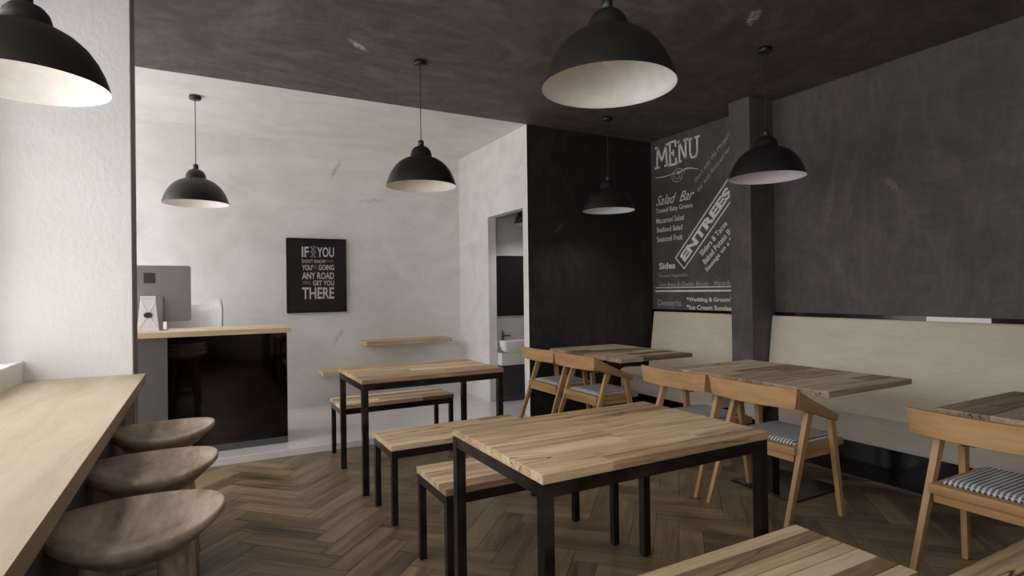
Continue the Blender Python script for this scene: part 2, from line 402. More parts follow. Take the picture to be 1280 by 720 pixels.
# ------------------------------------------------------------------ bar counter
bc = thing('bar_counter', 'long pale oak bar counter running along the left wall under the window', 'counter', (-0.51, 1.0, 0))
mb = MB()
mb.box(-0.251, 0.246, -3.0, 2.578, 0.855, 0.90, axis=1)
mb.build('worktop', M['counter'], bc)
MB().box(0.246, 0.250, -3.0, 2.579, 0.853, 0.8999, axis=1).build('front_edge', M['counter_edge'], bc)
MB().box(0.135, 0.155, -3.0, 2.575, 0, 0.855, axis=1).build('support_panel', M['greypanel'], bc)

# ------------------------------------------------------------------ bar stools
def stool():
    t = thing('bar_stool', 'carved round wooden bar stool farthest along the pale counter, next to the white pier', 'bar stool', (-0.17, 3.20, 0), 0.0, 'bar stools at the window counter')
    R = 0.225; n = 64; rows = []
    prof = [(0.0, 'd'), (0.3, 'd'), (0.55, 'd'), (0.75, 'd'), (0.88, 'd'), (0.95, 'd')]
    def sup(k): # slightly squared saddle outline
        a = 2*PI*k/n; return math.cos(a), math.sin(a)*(1.03-0.03*math.cos(2*a))
    def top(r, a):
        e = min(1, max(0, (r-0.35)/0.55)); dish = -0.034*(1-e*e*(3-2*e))
        saddle = 0.012*math.cos(2*a)*(r**2)
        return 0.680+dish+saddle
    for r in (0.02, 0.2, 0.35, 0.5, 0.6, 0.7, 0.78, 0.84, 0.90, 0.95, 0.975):
        rows.append([(R*r*sup(k)[0], R*r*sup(k)[1], top(r, 2*PI*k/n)) for k in range(n)])
    for r, dz in ((0.993, -0.003), (1.0, -0.009), (0.995, -0.020), (0.955, -0.030), (0.88, -0.044), (0.79, -0.060), (0.70, -0.078), (0.60, -0.088), (0.3, -0.091), (0.02, -0.091)):
        rows.append([(R*r*sup(k)[0], R*r*sup(k)[1], 0.680+dz+0.012*math.cos(4*PI*k/n)*min(1, r*r)) for k in range(n)])
    m = MB(); m.grid(rows, close_u=True, perm=(1, 0, 2)); m.ngon(rows[0]); m.ngon(rows[-1])
    m.build('seat', M['stool_wood'], t, smooth=True)
    for a in (45, 135, 225, 315):
        c, s = math.cos(math.radians(a)), math.sin(math.radians(a))
        rr = []
        P0 = Vector((0.12*c, 0.12*s, 0.606)); P1 = Vector((0.19*c, 0.19*s, 0.0))
        for z, r in ((0.0, 0.038), (0.12, 0.035), (0.5, 0.028), (1.0, 0.020)):
            p = P0.lerp(P1, z); rr.append([(p.x+r*math.cos(2*PI*k/14), p.y+r*math.sin(2*PI*k/14), p.z) for k in range(14)])
        lm = MB(); lm.grid(rr, close_u=True, perm=(2, 0, 1)); lm.ngon(rr[0]); lm.ngon(rr[-1])
        lm.build('leg', M['stool_wood'], t)
    fr = MB()
    for a in (45, 135, 225, 315):
        b2 = a+90; z = 0.24 if a in (45, 225) else 0.29
        q = lambda d: Vector((0.152*math.cos(math.radians(d)), 0.152*math.sin(math.radians(d)), z))
        fr.beam(q(a), q(b2), 0.02, 0.02, up=(0, 0, 1))
    fr.build('footrest', M['stool_wood'], t, bevel=0.005)
    return t
st = stool()
dup(st, (-0.17, 2.56, 0), 'carved round wooden bar stool in the middle of the three at the pale counter', 0.05)
dup(st, (-0.165, 1.96, 0), 'carved round wooden bar stool nearest the camera, partly under the pale counter', -0.04)

# ------------------------------------------------------------------ staved tops
def staves(mb, x0, x1, y0, y1, z0, z1, n, rnd, cuts=True, axis=0, gap=0.0005):
    """n staves running along x (axis 0) or y (axis 1), butted tight"""
    lo, hi = (y0, y1) if axis == 0 else (x0, x1)
    ws = [1+rnd.uniform(-0.25, 0.25) for _ in range(n)]; s = sum(ws); p = lo
    for w in ws:
        q = p+(hi-lo)*w/s
        a0, a1 = (x0, x1) if axis == 0 else (y0, y1)
        segs = [a0, a1]
        if cuts and rnd.random() < 0.55: segs = [a0, a0+(a1-a0)*rnd.uniform(0.25, 0.75), a1]
        for u, v in zip(segs[:-1], segs[1:]):
            tone = min(1, max(0, rnd.gauss(0.5, 0.22))); off = Vector((rnd.random()*20,)*3)+Vector((0, rnd.random()*9, 0))
            g = gap
            if axis == 0: mb.box(u, v-(g if v < a1 else 0), p+g, q-g, z0, z1, 0, tone, off)
            else: mb.box(p+g, q-g, u, v-(g if v < a1 else 0), z0, z1, 1, tone, off)
        p = q
    return mb
def framed(name, label, cat, group, x0, x1, y0, y1, h, leg, seed, n, part='tabletop', gap=0.0005):
    cx, cy = (x0+x1)/2, (y0+y1)/2; w, d = (x1-x0)/2, (y1-y0)/2
    t = thing(name, label, cat, (cx, cy, 0), 0, group); rnd = random.Random(seed)
    staves(MB(), -w, w, -d, d, h-0.03, h, n, rnd, gap=gap).build(part, M['oak_top'], t, bevel=0.0018, weld=False)
    i = 0.004; a = w-i; b = d-i
    for sx in (-1, 1):
        for sy in (-1, 1):
            MB().box(min(sx*a, sx*(a-leg)), max(sx*a, sx*(a-leg)), min(sy*b, sy*(b-leg)), max(sy*b, sy*(b-leg)), 0, h-0.03).build('leg', M['steel'], t, bevel=0.002)
    ap = MB()
    for s in (-1, 1):
        ap.box(-a+leg, a-leg, min(s*b, s*(b-leg*0.8)), max(s*b, s*(b-leg*0.8)), h-0.075, h-0.0302)
        ap.box(min(s*a, s*(a-leg*0.8)), max(s*a, s*(a-leg*0.8)), -b+leg, b-leg, h-0.075, h-0.0302)
    ap.build('frame', M['steel'], t, bevel=0.0015)
    return t
G1, G2 = 'oak tables on black steel frames', 'oak benches on black steel frames'
framed('dining_table', 'oak table on black steel frame in the centre foreground, in front of the other', 'table', G1, 0.902, 1.936, 1.478, 2.195, 0.75, 0.04, 1, 8)
framed('dining_table', 'smaller-looking oak table on black steel frame by the white alcove under the hanging board', 'table', G1, 0.900, 1.930, 3.685, 4.385, 0.75, 0.04, 2, 8)
framed('dining_table', 'corner of an oak table cut off at the bottom right edge of the picture', 'table', G1, 0.902, 1.936, -0.15, 0.57, 0.75, 0.04, 3, 8)
framed('bench', 'low oak bench behind the far table, nearest the white alcove step', 'bench', G2, 0.925, 1.86, 4.46, 4.845, 0.45, 0.034, 4, 5, 'bench_seat')
framed('bench', 'low oak bench between the two framed tables, the farther of the two there', 'bench', G2, 0.925, 1.88, 3.13, 3.515, 0.45, 0.034, 5, 5, 'bench_seat')
framed('bench', 'low oak bench tucked partly under the far side of centre table', 'bench', G2, 0.925, 1.88, 2.32, 2.71, 0.45, 0.034, 6, 5, 'bench_seat')
framed('bench', 'low oak bench with dark cracks, its corner cut by the bottom picture edge', 'bench', G2, 0.925, 1.885, 0.93, 1.335, 0.45, 0.034, 17, 7, 'bench_seat', 0.0012)

# ------------------------------------------------------------------ banquette tables
def ped_table(label, x0, x1, y0, y1, seed):
    cx, cy = (x0+x1)/2, (y0+y1)/2
    t = thing('pedestal_table', label, 'table', (cx, cy, 0), 0, 'wooden pedestal tables along the banquette'); rnd = random.Random(seed)
    w, d = (x1-x0)/2, (y1-y0)/2
    staves(MB(), -w, w, -d, d, 0.717, 0.75, 11, rnd).build('tabletop', M['shaded_top'], t, bevel=0.0018, weld=False)
    MB().box(-0.135, -0.065, -0.025, 0.045, 0.010, 0.700).build('column', M['steel'], t, bevel=0.003)
    MB().box(-0.19, 0.30, -0.22, 0.26, 0.0, 0.010).build('base_plate', M['steel'], t, bevel=0.002)
    MB().box(-0.26, 0.16, -0.18, 0.2, 0.700, 0.7168).build('mounting_plate', M['steel'], t)
    return t
ped_table('wooden pedestal table by the banquette under the chalk menu, next to the black end wall', 2.95, 3.735, 3.60, 4.67, 11)
ped_table('wooden pedestal table by the banquette in front of the dark pillar', 2.93, 3.745, 1.865, 3.03, 12)
ped_table('wooden pedestal table at the right edge of the picture behind the nearest chair', 2.95, 3.735, 0.20, 1.375, 13)

# ------------------------------------------------------------------ chairs
def chair():
    t = thing('dining_chair', 'golden oak armchair with checked seat pad, leftmost of the row, by the white doorway', 'chair', (2.72, 4.625, 0), 0, 'oak chairs facing the banquette')
    # back rail, gently curved, trapezoid ends
    n = 12; f0, f1, b0, b1 = [], [], [], []
    for k in range(n+1):
        u = -1+2*k/n; x = 0.012+0.045*(u*u)
        yt, yb = 0.300*u, 0.283*u
        f0.append((x, yb, 0.655)); f1.append((x-0.006, yt, 0.766)); b0.append((x+0.028, yb, 0.655)); b1.append((x+0.022, yt, 0.766))
    m = MB(); m.grid([f0, f1, b1, b0], close_v=True, smooth=False, perm=(1, 0, 2))
    m.ngon([f0[0], f1[0], b1[0], b0[0]]); m.ngon([f0[-1], b0[-1], b1[-1], f1[-1]])
    m.build('back_rail', M['chair_wood'], t, bevel=0.003)
    for s in (-1, 1):
        # arm board sloping down and forward to the front leg
        P = [(0.080, s*0.284, 0.655), (0.300, s*0.268, 0.592), (0.300, s*0.232, 0.592), (0.090, s*0.250, 0.655),
             (0.075, s*0.300, 0.752), (0.300, s*0.282, 0.652), (0.300, s*0.240, 0.652), (0.088, s*0.262, 0.752)]
        Q = [P[1], (0.485, s*0.250, 0.538), (0.485, s*0.216, 0.538), P[2], P[5], (0.490, s*0.254, 0.574), (0.490, s*0.216, 0.574), P[6]]
        MB().quadbox(P, 0, off=Vector((1, 2, 3))).quadbox(Q, 0, off=Vector((1.22, 2, 3))).build('armrest', M['chair_wood'], t, bevel=0.003)
        MB().beam((0.0, s*0.262, 0), (0.225, s*0.246, 0.615), 0.034, 0.026, 0.050, 0.030, level=True).build('leg', M['chair_wood'], t, bevel=0.003)
        MB().beam((0.487, s*0.262, 0), (0.430, s*0.242, 0.552), 0.032, 0.026, 0.044, 0.030, level=True).build('leg', M['chair_wood'], t, bevel=0.003)
    sf = MB()
    sf.box(0.105, 0.165, -0.240, 0.240, 0.392, 0.432, axis=1); sf.box(0.500, 0.560, -0.235, 0.235, 0.392, 0.432, axis=1)
    sf.box(0.165, 0.500, 0.175, 0.235, 0.392, 0.432, axis=0); sf.box(0.165, 0.500, -0.235, -0.175, 0.392, 0.432, axis=0)
    sf.box(0.165, 0.500, -0.175, 0.175, 0.400, 0.428, axis=1)
    sf.build('seat', M['chair_wood'], t, bevel=0.003)
    ar = MB()
    ar.box(0.118, 0.140, -0.225, 0.225, 0.352, 0.392, axis=1); ar.box(0.140, 0.48, 0.205, 0.225, 0.352, 0.392); ar.box(0.140, 0.48, -0.225, -0.205, 0.352, 0.392)
    ar.box(0.48, 0.50, -0.225, 0.225, 0.352, 0.392, axis=1)
    ar.build('seat_rail', M['chair_wood'], t, bevel=0.002)
    # pad: pillowy checked cushion with knobbly edge
    rows = []; nx, ny = 28, 28; X0, X1, Y0, Y1 = 0.150, 0.545, -0.205, 0.205
    def hz(u, v):
        e = min(u, 1-u, v, 1-v)*2
        return 0.009+0.014*min(1, (e/0.16))**0.5
    ring = []
    m = MB()
    topg = [[(X0+(X1-X0)*i/nx, Y0+(Y1-Y0)*j/ny, 0.433+hz(i/nx, j/ny)) for j in range(ny+1)] for i in range(nx+1)]
    m.grid(topg, smooth=True)
    per = [(i, 0) for i in range(nx)]+[(nx, j) for j in range(ny)]+[(i, ny) for i in range(nx, 0, -1)]+[(0, j) for j in range(ny, 0, -1)]
    r0 = [topg[i][j] for i, j in per]; r1 = [(p[0], p[1], 0.4325) for p in r0]
    def outp(p, d): 
        cx, cy = (X0+X1)/2, (Y0+Y1)/2
        return (p[0]+(d if p[0] > cx+0.19 else -d if p[0] < cx-0.19 else 0), p[1]+(d if p[1] > 0.2 else -d if p[1] < -0.2 else 0), p[2]-0.005)
    rm = [outp(p, 0.0045 if k % 2 else 0.001) for k, p in enumerate(r0)]
    m.grid([r0, rm, r1], close_u=True, smooth=True); m.ngon(r1)
    m.build('seat_pad', M['check'], t)
    return t
ch = chair()
dup(ch, (2.72, 4.018, 0), 'golden oak armchair with checked seat pad, second from the doorway, at the far table')
dup(ch, (2.72, 2.865, 0), 'golden oak armchair directly behind the far right corner of the centre table')
dup(ch, (2.72, 2.240, 0), 'golden oak armchair just right of the centre table, its sloping arm in full view')
dup(ch, (2.72, 1.110, 0), 'golden oak armchair nearest the camera at the right edge of the picture')

# ------------------------------------------------------------------ banquettes
def banquette(label, y0, y1):
    t = thing('banquette', label, 'banquette', (4.2, (y0+y1)/2, 0), 0, 'cream upholstered wall benches')
    a, b = y0-(y0+y1)/2, y1-(y0+y1)/2
    back = [(0.135, 0.44), (0.165, 0.55), (0.235, 1.050), (0.245, 1.060), (0.277, 1.060), (0.277, 0.44)]
    MB().prism_y(back, a, b).build('backrest', M['fabric'], t, bevel=0.004)
    seat = [(-0.245, 0.235), (-0.255, 0.40), (-0.258, 0.435), (-0.245, 0.462), (-0.21, 0.474), (-0.10, 0.472), (0.134, 0.462), (0.277, 0.452), (0.277, 0.235)]
    MB().prism_y(seat, a, b).build('seat', M['fabric'], t, bevel=0.006)
    MB().box(-0.242, 0.277, a+0.004, b-0.004, 0, 0.2348, axis=1).build('plinth', M['dado'], t)
banquette('cream banquette section under the chalk menu, left of the dark pillar', 3.585, 4.835)
banquette('long cream banquette running right from the dark pillar along the charcoal wall', -1.2, 3.335)
tag(MB().box(WR-0.026, WR-0.0202, 1.755, 2.13, 1.055, 1.0905, axis=1).build('white_strip', M['paint_white'], bevel=0.001), 'white strip set in the black band above the long banquette', 'power strip')  # plain white box laid over the black band

# ------------------------------------------------------------------ pendant lamps
RIM = 2.07
def lamp():
    t = thing('pendant_lamp', 'black dome pendant lamp over the centre table, largest in view', 'pendant lamp', (1.35, 1.70, 0), 0, 'black dome pendant lamps')
    out = [(0.0200, 0.318), (0.0200, 0.290), (0.034, 0.286), (0.052, 0.276), (0.068, 0.256), (0.075, 0.232), (0.076, 0.214), (0.084, 0.206),
           (0.115, 0.196), (0.150, 0.176), (0.185, 0.143), (0.212, 0.104), (0.232, 0.062), (0.245, 0.022), (0.250, 0.0)]
    m = MB(); m.lathe([(r, RIM+z) for r, z in out], n=72); m.build('shade', M['lamp_black'], t, smooth=True)
    inn = [(0.2498, 0.0002), (0.2465, 0.001), (0.2415, 0.022), (0.2285, 0.062), (0.2085, 0.103), (0.182, 0.141), (0.148, 0.173), (0.113, 0.192), (0.07, 0.200), (0.001, 0.201)]
    MB().lathe([(r, RIM+z) for r, z in inn], n=72).build('shade_lining', M['lamp_white'], t, smooth=True)
    MB().lathe([(0.001, 0.331), (0.016, 0.331), (0.019, 0.326), (0.0205, 0.318), (0.0205, 0.285), (0.02, 0.285)], c=(0, 0, RIM), n=28).build('cap', M['lamp_black'], t)
    MB().lathe([(0.0032, RIM+0.325), (0.0032, H-0.02)], n=10).build('cord', M['cord'], t)
    MB().lathe([(0.001, H-0.032), (0.040, H-0.032), (0.0455, H-0.028), (0.0455, H-0.0005), (0.001, H-0.0005)], n=40).build('ceiling_canopy', M['lamp_black'], t, bevel=0.0)
    sl = bpy.data.lights.new('added_spot', 'SPOT'); sl.energy = 15; sl.spot_size = math.radians(128); sl.spot_blend = 0.9; sl.shadow_soft_size = 0.05; sl.color = (1.0, 0.98, 0.95)  # added spot; the pendants are unlit, it brightens what lies below
    so = bpy.data.objects.new('added_spot', sl); C.objects.link(so); so.parent = t; so.location = (0, 0, RIM+0.07)
    b = MB(); b.lathe([(0.001, 0.085), (0.018, 0.088), (0.028, 0.105), (0.029, 0.122), (0.020, 0.145), (0.014, 0.165), (0.014, 0.2)], c=(0, 0, RIM), n=24)
    b.build('bulb', M['lamp_white'], t, smooth=True)
    return t
lp = lamp()
dup(lp, (-0.03, 5.43, 0), 'black dome pendant lamp above the desk with the monitor, left in the alcove')
dup(lp, (1.40, 3.91, 0), 'black dome pendant lamp hung above the far framed table, against the white alcove wall')
dup(lp, (3.46, 4.38, 0), 'small-looking black dome pendant lamp hanging before the black end wall')
dup(lp, (3.45, 2.62, 0), 'black dome pendant lamp hanging in front of the dark pillar')
dup(lp, (-0.54, 2.611, 0), 'black dome pendant lamp cut off at the top left corner, above the bar counter')
dup(lp, (3.29, 5.45, -0.02), 'black dome pendant lamp just visible inside the bathroom doorway')

# ------------------------------------------------------------------ reception desk and what stands on it
dk = thing('reception_desk', 'reception desk with black gloss front and oak top at the left of the white alcove', 'desk', (0.1, 5.45, 0.05))
staves(MB(), -0.95, 0.565, -0.33, 0.27, 0.935, 0.975, 1, random.Random(5), cuts=False).build('desktop', M['desk_top'], dk, bevel=0.002)
MB().box(-0.335, 0.535, -0.283, -0.265, 0.055, 0.934, axis=2).build('gloss_front_panel', M['gloss'], dk, bevel=0.001)
MB().box(-0.94, -0.3352, -0.283, -0.265, 0.0, 0.934, axis=2).build('grey_front_panel', M['greypanel'], dk)
MB().box(-0.335, 0.535, -0.278, -0.265, 0.0, 0.0548).build('kickplate', M['kick'], dk)
MB().box(-0.94, 0.535, -0.2648, 0.22, 0.0, 0.934).build('body', M['charcoal'], dk, bevel=0.001)

DT = 1.025
def rrect(w, h, r, n=8):
    pts = []
    for cx, cz, a0 in ((w-r, h-r, 0), (-w+r, h-r, 90), (-w+r, -h+r, 180), (w-r, -h+r, 270)):
        for k in range(n+1):
            a = math.radians(a0+90*k/n); pts.append((cx+r*math.cos(a), cz+r*math.sin(a)))
    return pts
mo = thing('computer_monitor', 'large aluminium all-in-one computer seen from behind on the reception desk', 'computer', (-0.345, 5.42, DT))
MB().prism_y([(x, z+0.300) for x, z in rrect(0.270, 0.228, 0.022)], -0.012, 0.014).build('housing', M['alu'], mo, bevel=0.004)
MB().box(-0.255, 0.255, 0.0142, 0.016, 0.10, 0.515).build('screen', M['gloss'], mo)
MB().box(-0.058, 0.022, -0.0138, -0.0122, 0.385, 0.468).build('square_emblem', M['dark_plastic'], mo)
sm_ = MB(); sm_.quadbox([(-0.075, -0.085, 0.0), (0.075, -0.085, 0), (0.075, -0.078, 0), (-0.075, -0.078, 0), (-0.075, -0.020, 0.28), (0.075, -0.020, 0.28), (0.075, -0.013, 0.28), (-0.075, -0.013, 0.28)])
sm_.build('stand', M['alu'], mo, bevel=0.002)
MB().box(-0.095, 0.105, -0.085, 0.10, 0.0, 0.008).build('stand_foot', M['alu'], mo, bevel=0.002)

bg = thing('paper_bag', 'white folded paper bag with a round black seal standing before the monitor', 'bag', (-0.362, 5.235, DT))
bagm = MB()
bagm.quadbox([(-0.073, -0.035, 0), (0.073, -0.035, 0), (0.073, 0.035, 0), (-0.073, 0.035, 0), (-0.050, -0.008, 0.262), (0.050, -0.008, 0.262), (0.050, 0.008, 0.262), (-0.050, 0.008, 0.262)])
bagm.build('bag_body', M['paper'], bg, bevel=0.003)
MB().box(-0.051, 0.051, -0.012, 0.010, 0.262, 0.282).build('folded_top', M['paper'], bg, bevel=0.002)
fs = MB()
def onbag(x, z): return (x, -0.035+0.027*z/0.262-0.0016, z)
for a, b in (((-0.050, 0.250), (0.0, 0.135)), ((0.050, 0.250), (0.0, 0.135)), ((-0.068, 0.02), (0.0, 0.135)), ((0.068, 0.02), (0.0, 0.135))):
    fs.beam(onbag(*a), onbag(*b), 0.0035, 0.003, up=(0, 1, 0))
fs.build('crease', M['paper_fold'], bg)
lb = MB(); lb.ngon([(0.029*math.cos(2*PI*k/32), -0.0262+0.1030*0.029*math.sin(2*PI*k/32)-0.0, 0.135+0.022*math.sin(2*PI*k/32)) for k in range(32)])
lbo = lb.build('round_seal', M['dark_plastic'], bg); sd = lbo.modifiers.new('thick', 'SOLIDIFY'); sd.thickness = 0.0016; sd.offset = 1
tag(MB().box(-0.30, 0.02, 5.16, 5.25, DT, DT+0.008).build('keyboard', M['paper'], bevel=0.003), 'slim white keyboard lying flat on the desk beside the paper bag', 'keyboard')

# shell chair behind the desk
sc_ = thing('shell_chair', 'pale grey moulded shell chair behind the reception desk', 'chair', (-0.055, 6.02, 0.05))
rows = []
for j in range(9):
    v = j/8; row = []
    for i in range(25):
        u = -1+2*i/24
        top = 1.245+0.030*math.cos((abs(u)-0.68)*PI*1.6) - (0.0 if abs(u) < 0.85 else (abs(u)-0.85)**2*3.2)
        z = 0.42+(top-0.05-0.42)*v
        w = 0.225+0.015*v
        row.append((w*math.sin(u*1.35)/math.sin(1.35), 0.22-0.12*(abs(u)**2)+0.05*v, z))
    rows.append(row)
m = MB(); m.grid(rows); o = m.build('backrest', M['shell'], sc_, smooth=True); sd = o.modifiers.new('thick', 'SOLIDIFY'); sd.thickness = 0.014
m = MB(); m.lathe([(0.001, 0.43), (0.15, 0.42), (0.215, 0.44), (0.225, 0.455), (0.215, 0.46), (0.15, 0.435), (0.001, 0.44)], n=40); m.build('seat', M['shell'], sc_, smooth=True)
for a in (45, 135, 225, 315):
    c, s = math.cos(math.radians(a)), math.sin(math.radians(a))
    MB().beam((0.22*c, 0.22*s, 0), (0.08*c, 0.08*s, 0.43), 0.022, 0.022, up=(0, 1, 0)).build('leg', M['chair_wood'], sc_)

# ------------------------------------------------------------------ poster, wall boards
def text_mesh(body, x, z, w, h, origin, right, up, ang=0.0, shear=0.0, bold=0.0, depth=0.0015, spacing=1.0):
    cu = bpy.data.curves.new('t', 'FONT'); cu.body = body; cu.size = 1; cu.shear = shear; cu.offset = bold; cu.extrude = 0.0; cu.space_character = spacing
    cu.resolution_u = 3
    to = bpy.data.objects.new('t', cu); C.objects.link(to)
    dg = bpy.context.evaluated_depsgraph_get(); dg.update()
    me = bpy.data.meshes.new_from_object(to.evaluated_get(dg))
    xs = [v.co.x for v in me.vertices]; ys = [v.co.y for v in me.vertices]
    x0, x1, y0, y1 = min(xs), max(xs), min(ys), max(ys)
    nrm = right.cross(up); ca, sa = math.cos(ang), math.sin(ang)
    V = []
    for v in me.vertices:
        a = (v.co.x-x0)/(x1-x0)*w; b = (v.co.y-y0)/(y1-y0)*h
        V.append(origin+right*(x+a*ca-b*sa)+up*(z+a*sa+b*ca)+nrm*depth)
    F = [tuple(p.vertices) for p in me.polygons]
    bpy.data.objects.remove(to); bpy.data.curves.remove(cu); bpy.data.meshes.remove(me)
    return V, F
def lettering(name, lines, mat, parent, origin, right, up, strokes=(), depth=0.0015):
    V, F = [], []; pl = parent.location
    for L in lines:
        v, f = text_mesh(*L[:5], origin, right, up, *L[5:], depth=depth) if len(L) <= 8 else None
        n = len(V); V += v; F += [tuple(n+i for i in q) for q in f]
    nrm = right.cross(up)
    for (a, b, w) in strokes:
        a = Vector(a); b = Vector(b); t = (b-a).normalized(); s = Vector((-t.y, t.x))*w/2
        n = len(V)
        for p in (a-s-t*w*0.3, b-s+t*w*0.3, b+s+t*w*0.3, a+s-t*w*0.3): V.append(origin+right*p.x+up*p.y+nrm*(depth+0.0002))
        F.append((n, n+1, n+2, n+3))
    me = bpy.data.meshes.new(name); me.from_pydata([tuple(p-pl) for p in V], [], F); me.materials.append(mat)
    o = bpy.data.objects.new(name, me); C.objects.link(o); o.parent = parent
    return o
P0 = Vector((0, YB-0.030, 0)); RX = Vector((1, 0, 0)); UZ = Vector((0, 0, 1))
po = thing('framed_poster', 'black framed poster with large white wording on the white back wall', 'poster', (1.135, YB, 1.10))
MB().box(-0.308, 0.308, -0.026, -0.002, 0.012, 0.812).build('print', M['poster'], po)
fr = MB()
for b in ((-0.32, -0.306, 0, 0.82), (0.306, 0.32, 0, 0.82)): fr.box(b[0], b[1], -0.032, 0, b[2], b[3])
fr.box(-0.306, 0.306, -0.032, 0, 0, 0.014); fr.box(-0.306, 0.306, -0.032, 0, 0.806, 0.82)
fr.build('frame', M['steel'], po, bevel=0.0015)
PO = Vector((0, YB-0.026, 0))
big = [('IF', 0.976, 1.712, 0.073, 0.117, 0, 0, 0.02), ('YOU', 1.138, 1.715, 0.183, 0.112, 0, 0, 0.02), ("DON'T KNOW", 0.977, 1.649, 0.253, 0.038, 0, 0, 0.01),
       ("YOU'", 0.977, 1.567, 0.112, 0.062, 0, 0, 0.02), ('GOING', 1.151, 1.569, 0.169, 0.062, 0, 0, 0.02), ('ANY ROAD', 0.976, 1.469, 0.343, 0.076, 0, 0, 0.02),
       ('GET YOU', 1.089, 1.398, 0.229, 0.056, 0, 0, 0.02), ('THERE', 0.974, 1.25, 0.343, 0.128, 0, 0, 0.02)]
lettering('lettering', big, M['print'], po, PO, RX, UZ)
small = [('WHERE', 1.24, 1.659, 0.076, 0.024, 0, 0, 0.01), ('RE', 1.096, 1.585, 0.036, 0.040, 0, 0, 0.0), ('WILL', 0.979, 1.412, 0.088, 0.034, 0, 0, 0.01)]
orn = [((1.070, 1.826), (1.122, 1.772), 0.010), ((1.122, 1.826), (1.070, 1.772), 0.010), ((1.070, 1.772), (1.122, 1.718), 0.010), ((1.122, 1.772), (1.070, 1.718), 0.010), ((1.066, 1.829), (1.126, 1.829), 0.006), ((1.066, 1.772), (1.126, 1.772), 0.006), ((1.066, 1.716), (1.126, 1.716), 0.006)]
lettering('faint_lettering', small, M['print_dim'], po, PO, RX, UZ, orn)

def wallboard(name, label, cat, x0, x1, y0, z, th, seed):
    o = staves(MB(), x0, x1, y0, YB, z-th, z, 1, random.Random(seed), cuts=False).build(name, M['desk_top'], bevel=0.002)
    return tag(o, label, cat)
wallboard('wall_shelf', 'floating oak board on the white back wall right of the poster, above the far table', 'shelf', 1.60, 2.62, 6.31, 0.765, 0.045, 3)
wallboard('wall_bench', 'low oak board on the back wall peeping out left of the far table', 'wall bench', 1.14, 2.30, 6.33, 0.46, 0.045, 4)

# ------------------------------------------------------------------ bathroom fittings
va = thing('vanity', 'white topped wash stand with charcoal doors inside the bathroom doorway', 'wash stand', (3.35, 5.85, 0.05))
MB().box(-0.375, 0.50, -0.13, 0.0, 0.415, 0.555).build('counter', M['porcelain'], va, bevel=0.004)
MB().box(-0.375, -0.02, -0.125, 0.0, 0.075, 0.4145).build('door', M['charcoal'], va, bevel=0.002)
MB().box(-0.015, 0.50, -0.125, 0.0, 0.075, 0.4145).build('door', M['charcoal'], va, bevel=0.002)
MB().box(-0.375, 0.50, -0.09, 0.0, 0.0, 0.0745).build('toe_kick', M['greypanel'], va)
bs = thing('wash_basin', 'white vessel basin on the wash stand seen through the doorway', 'basin', (3.245, 5.748, 0.606))
m = MB(); 
rr = lambda s, z: [(x*s, y*s+0.0, z) for x, y in rrect(0.27, 0.068, 0.055)]
rows = [rr(0.70, 0.0), rr(0.90, 0.02), rr(0.98, 0.07), rr(1.0, 0.12), rr(1.0, 0.138), rr(0.95, 0.138), rr(0.88, 0.08), rr(0.6, 0.03), rr(0.1, 0.025)]
m.grid(rows, close_u=True); m.ngon(rows[0]); m.ngon(rows[-1]); m.build('bowl', M['porcelain'], bs, smooth=True)
tp = thing('tap', 'dark mixer tap above the white basin', 'tap', (3.05, 5.834, 0.715))
MB().lathe([(0.001, -0.109), (0.014, -0.109), (0.014, 0.11), (0.001, 0.11)], n=16).build('body', M['dark_plastic'], tp)
MB().quadbox([(0, -0.012, 0.072), (0.06, -0.062, 0.072), (0.075, -0.044, 0.072), (0.012, 0.008, 0.072), (0, -0.012, 0.09), (0.06, -0.062, 0.09), (0.075, -0.044, 0.09), (0.012, 0.008, 0.09)], 0).build('spout', M['dark_plastic'], tp, bevel=0.003)
MB().beam((0, 0, 0.108), (-0.015, -0.02, 0.145), 0.009, 0.009).build('handle', M['dark_plastic'], tp)
mr = thing('wall_mirror', 'dark mirror on the bathroom wall above the white basin', 'mirror', (3.45, 5.86, 1.02))
MB().box(-0.465, 0.45, -0.012, 0, 0, 0.70).build('glass', M['mirror_dark'], mr, bevel=0.002)

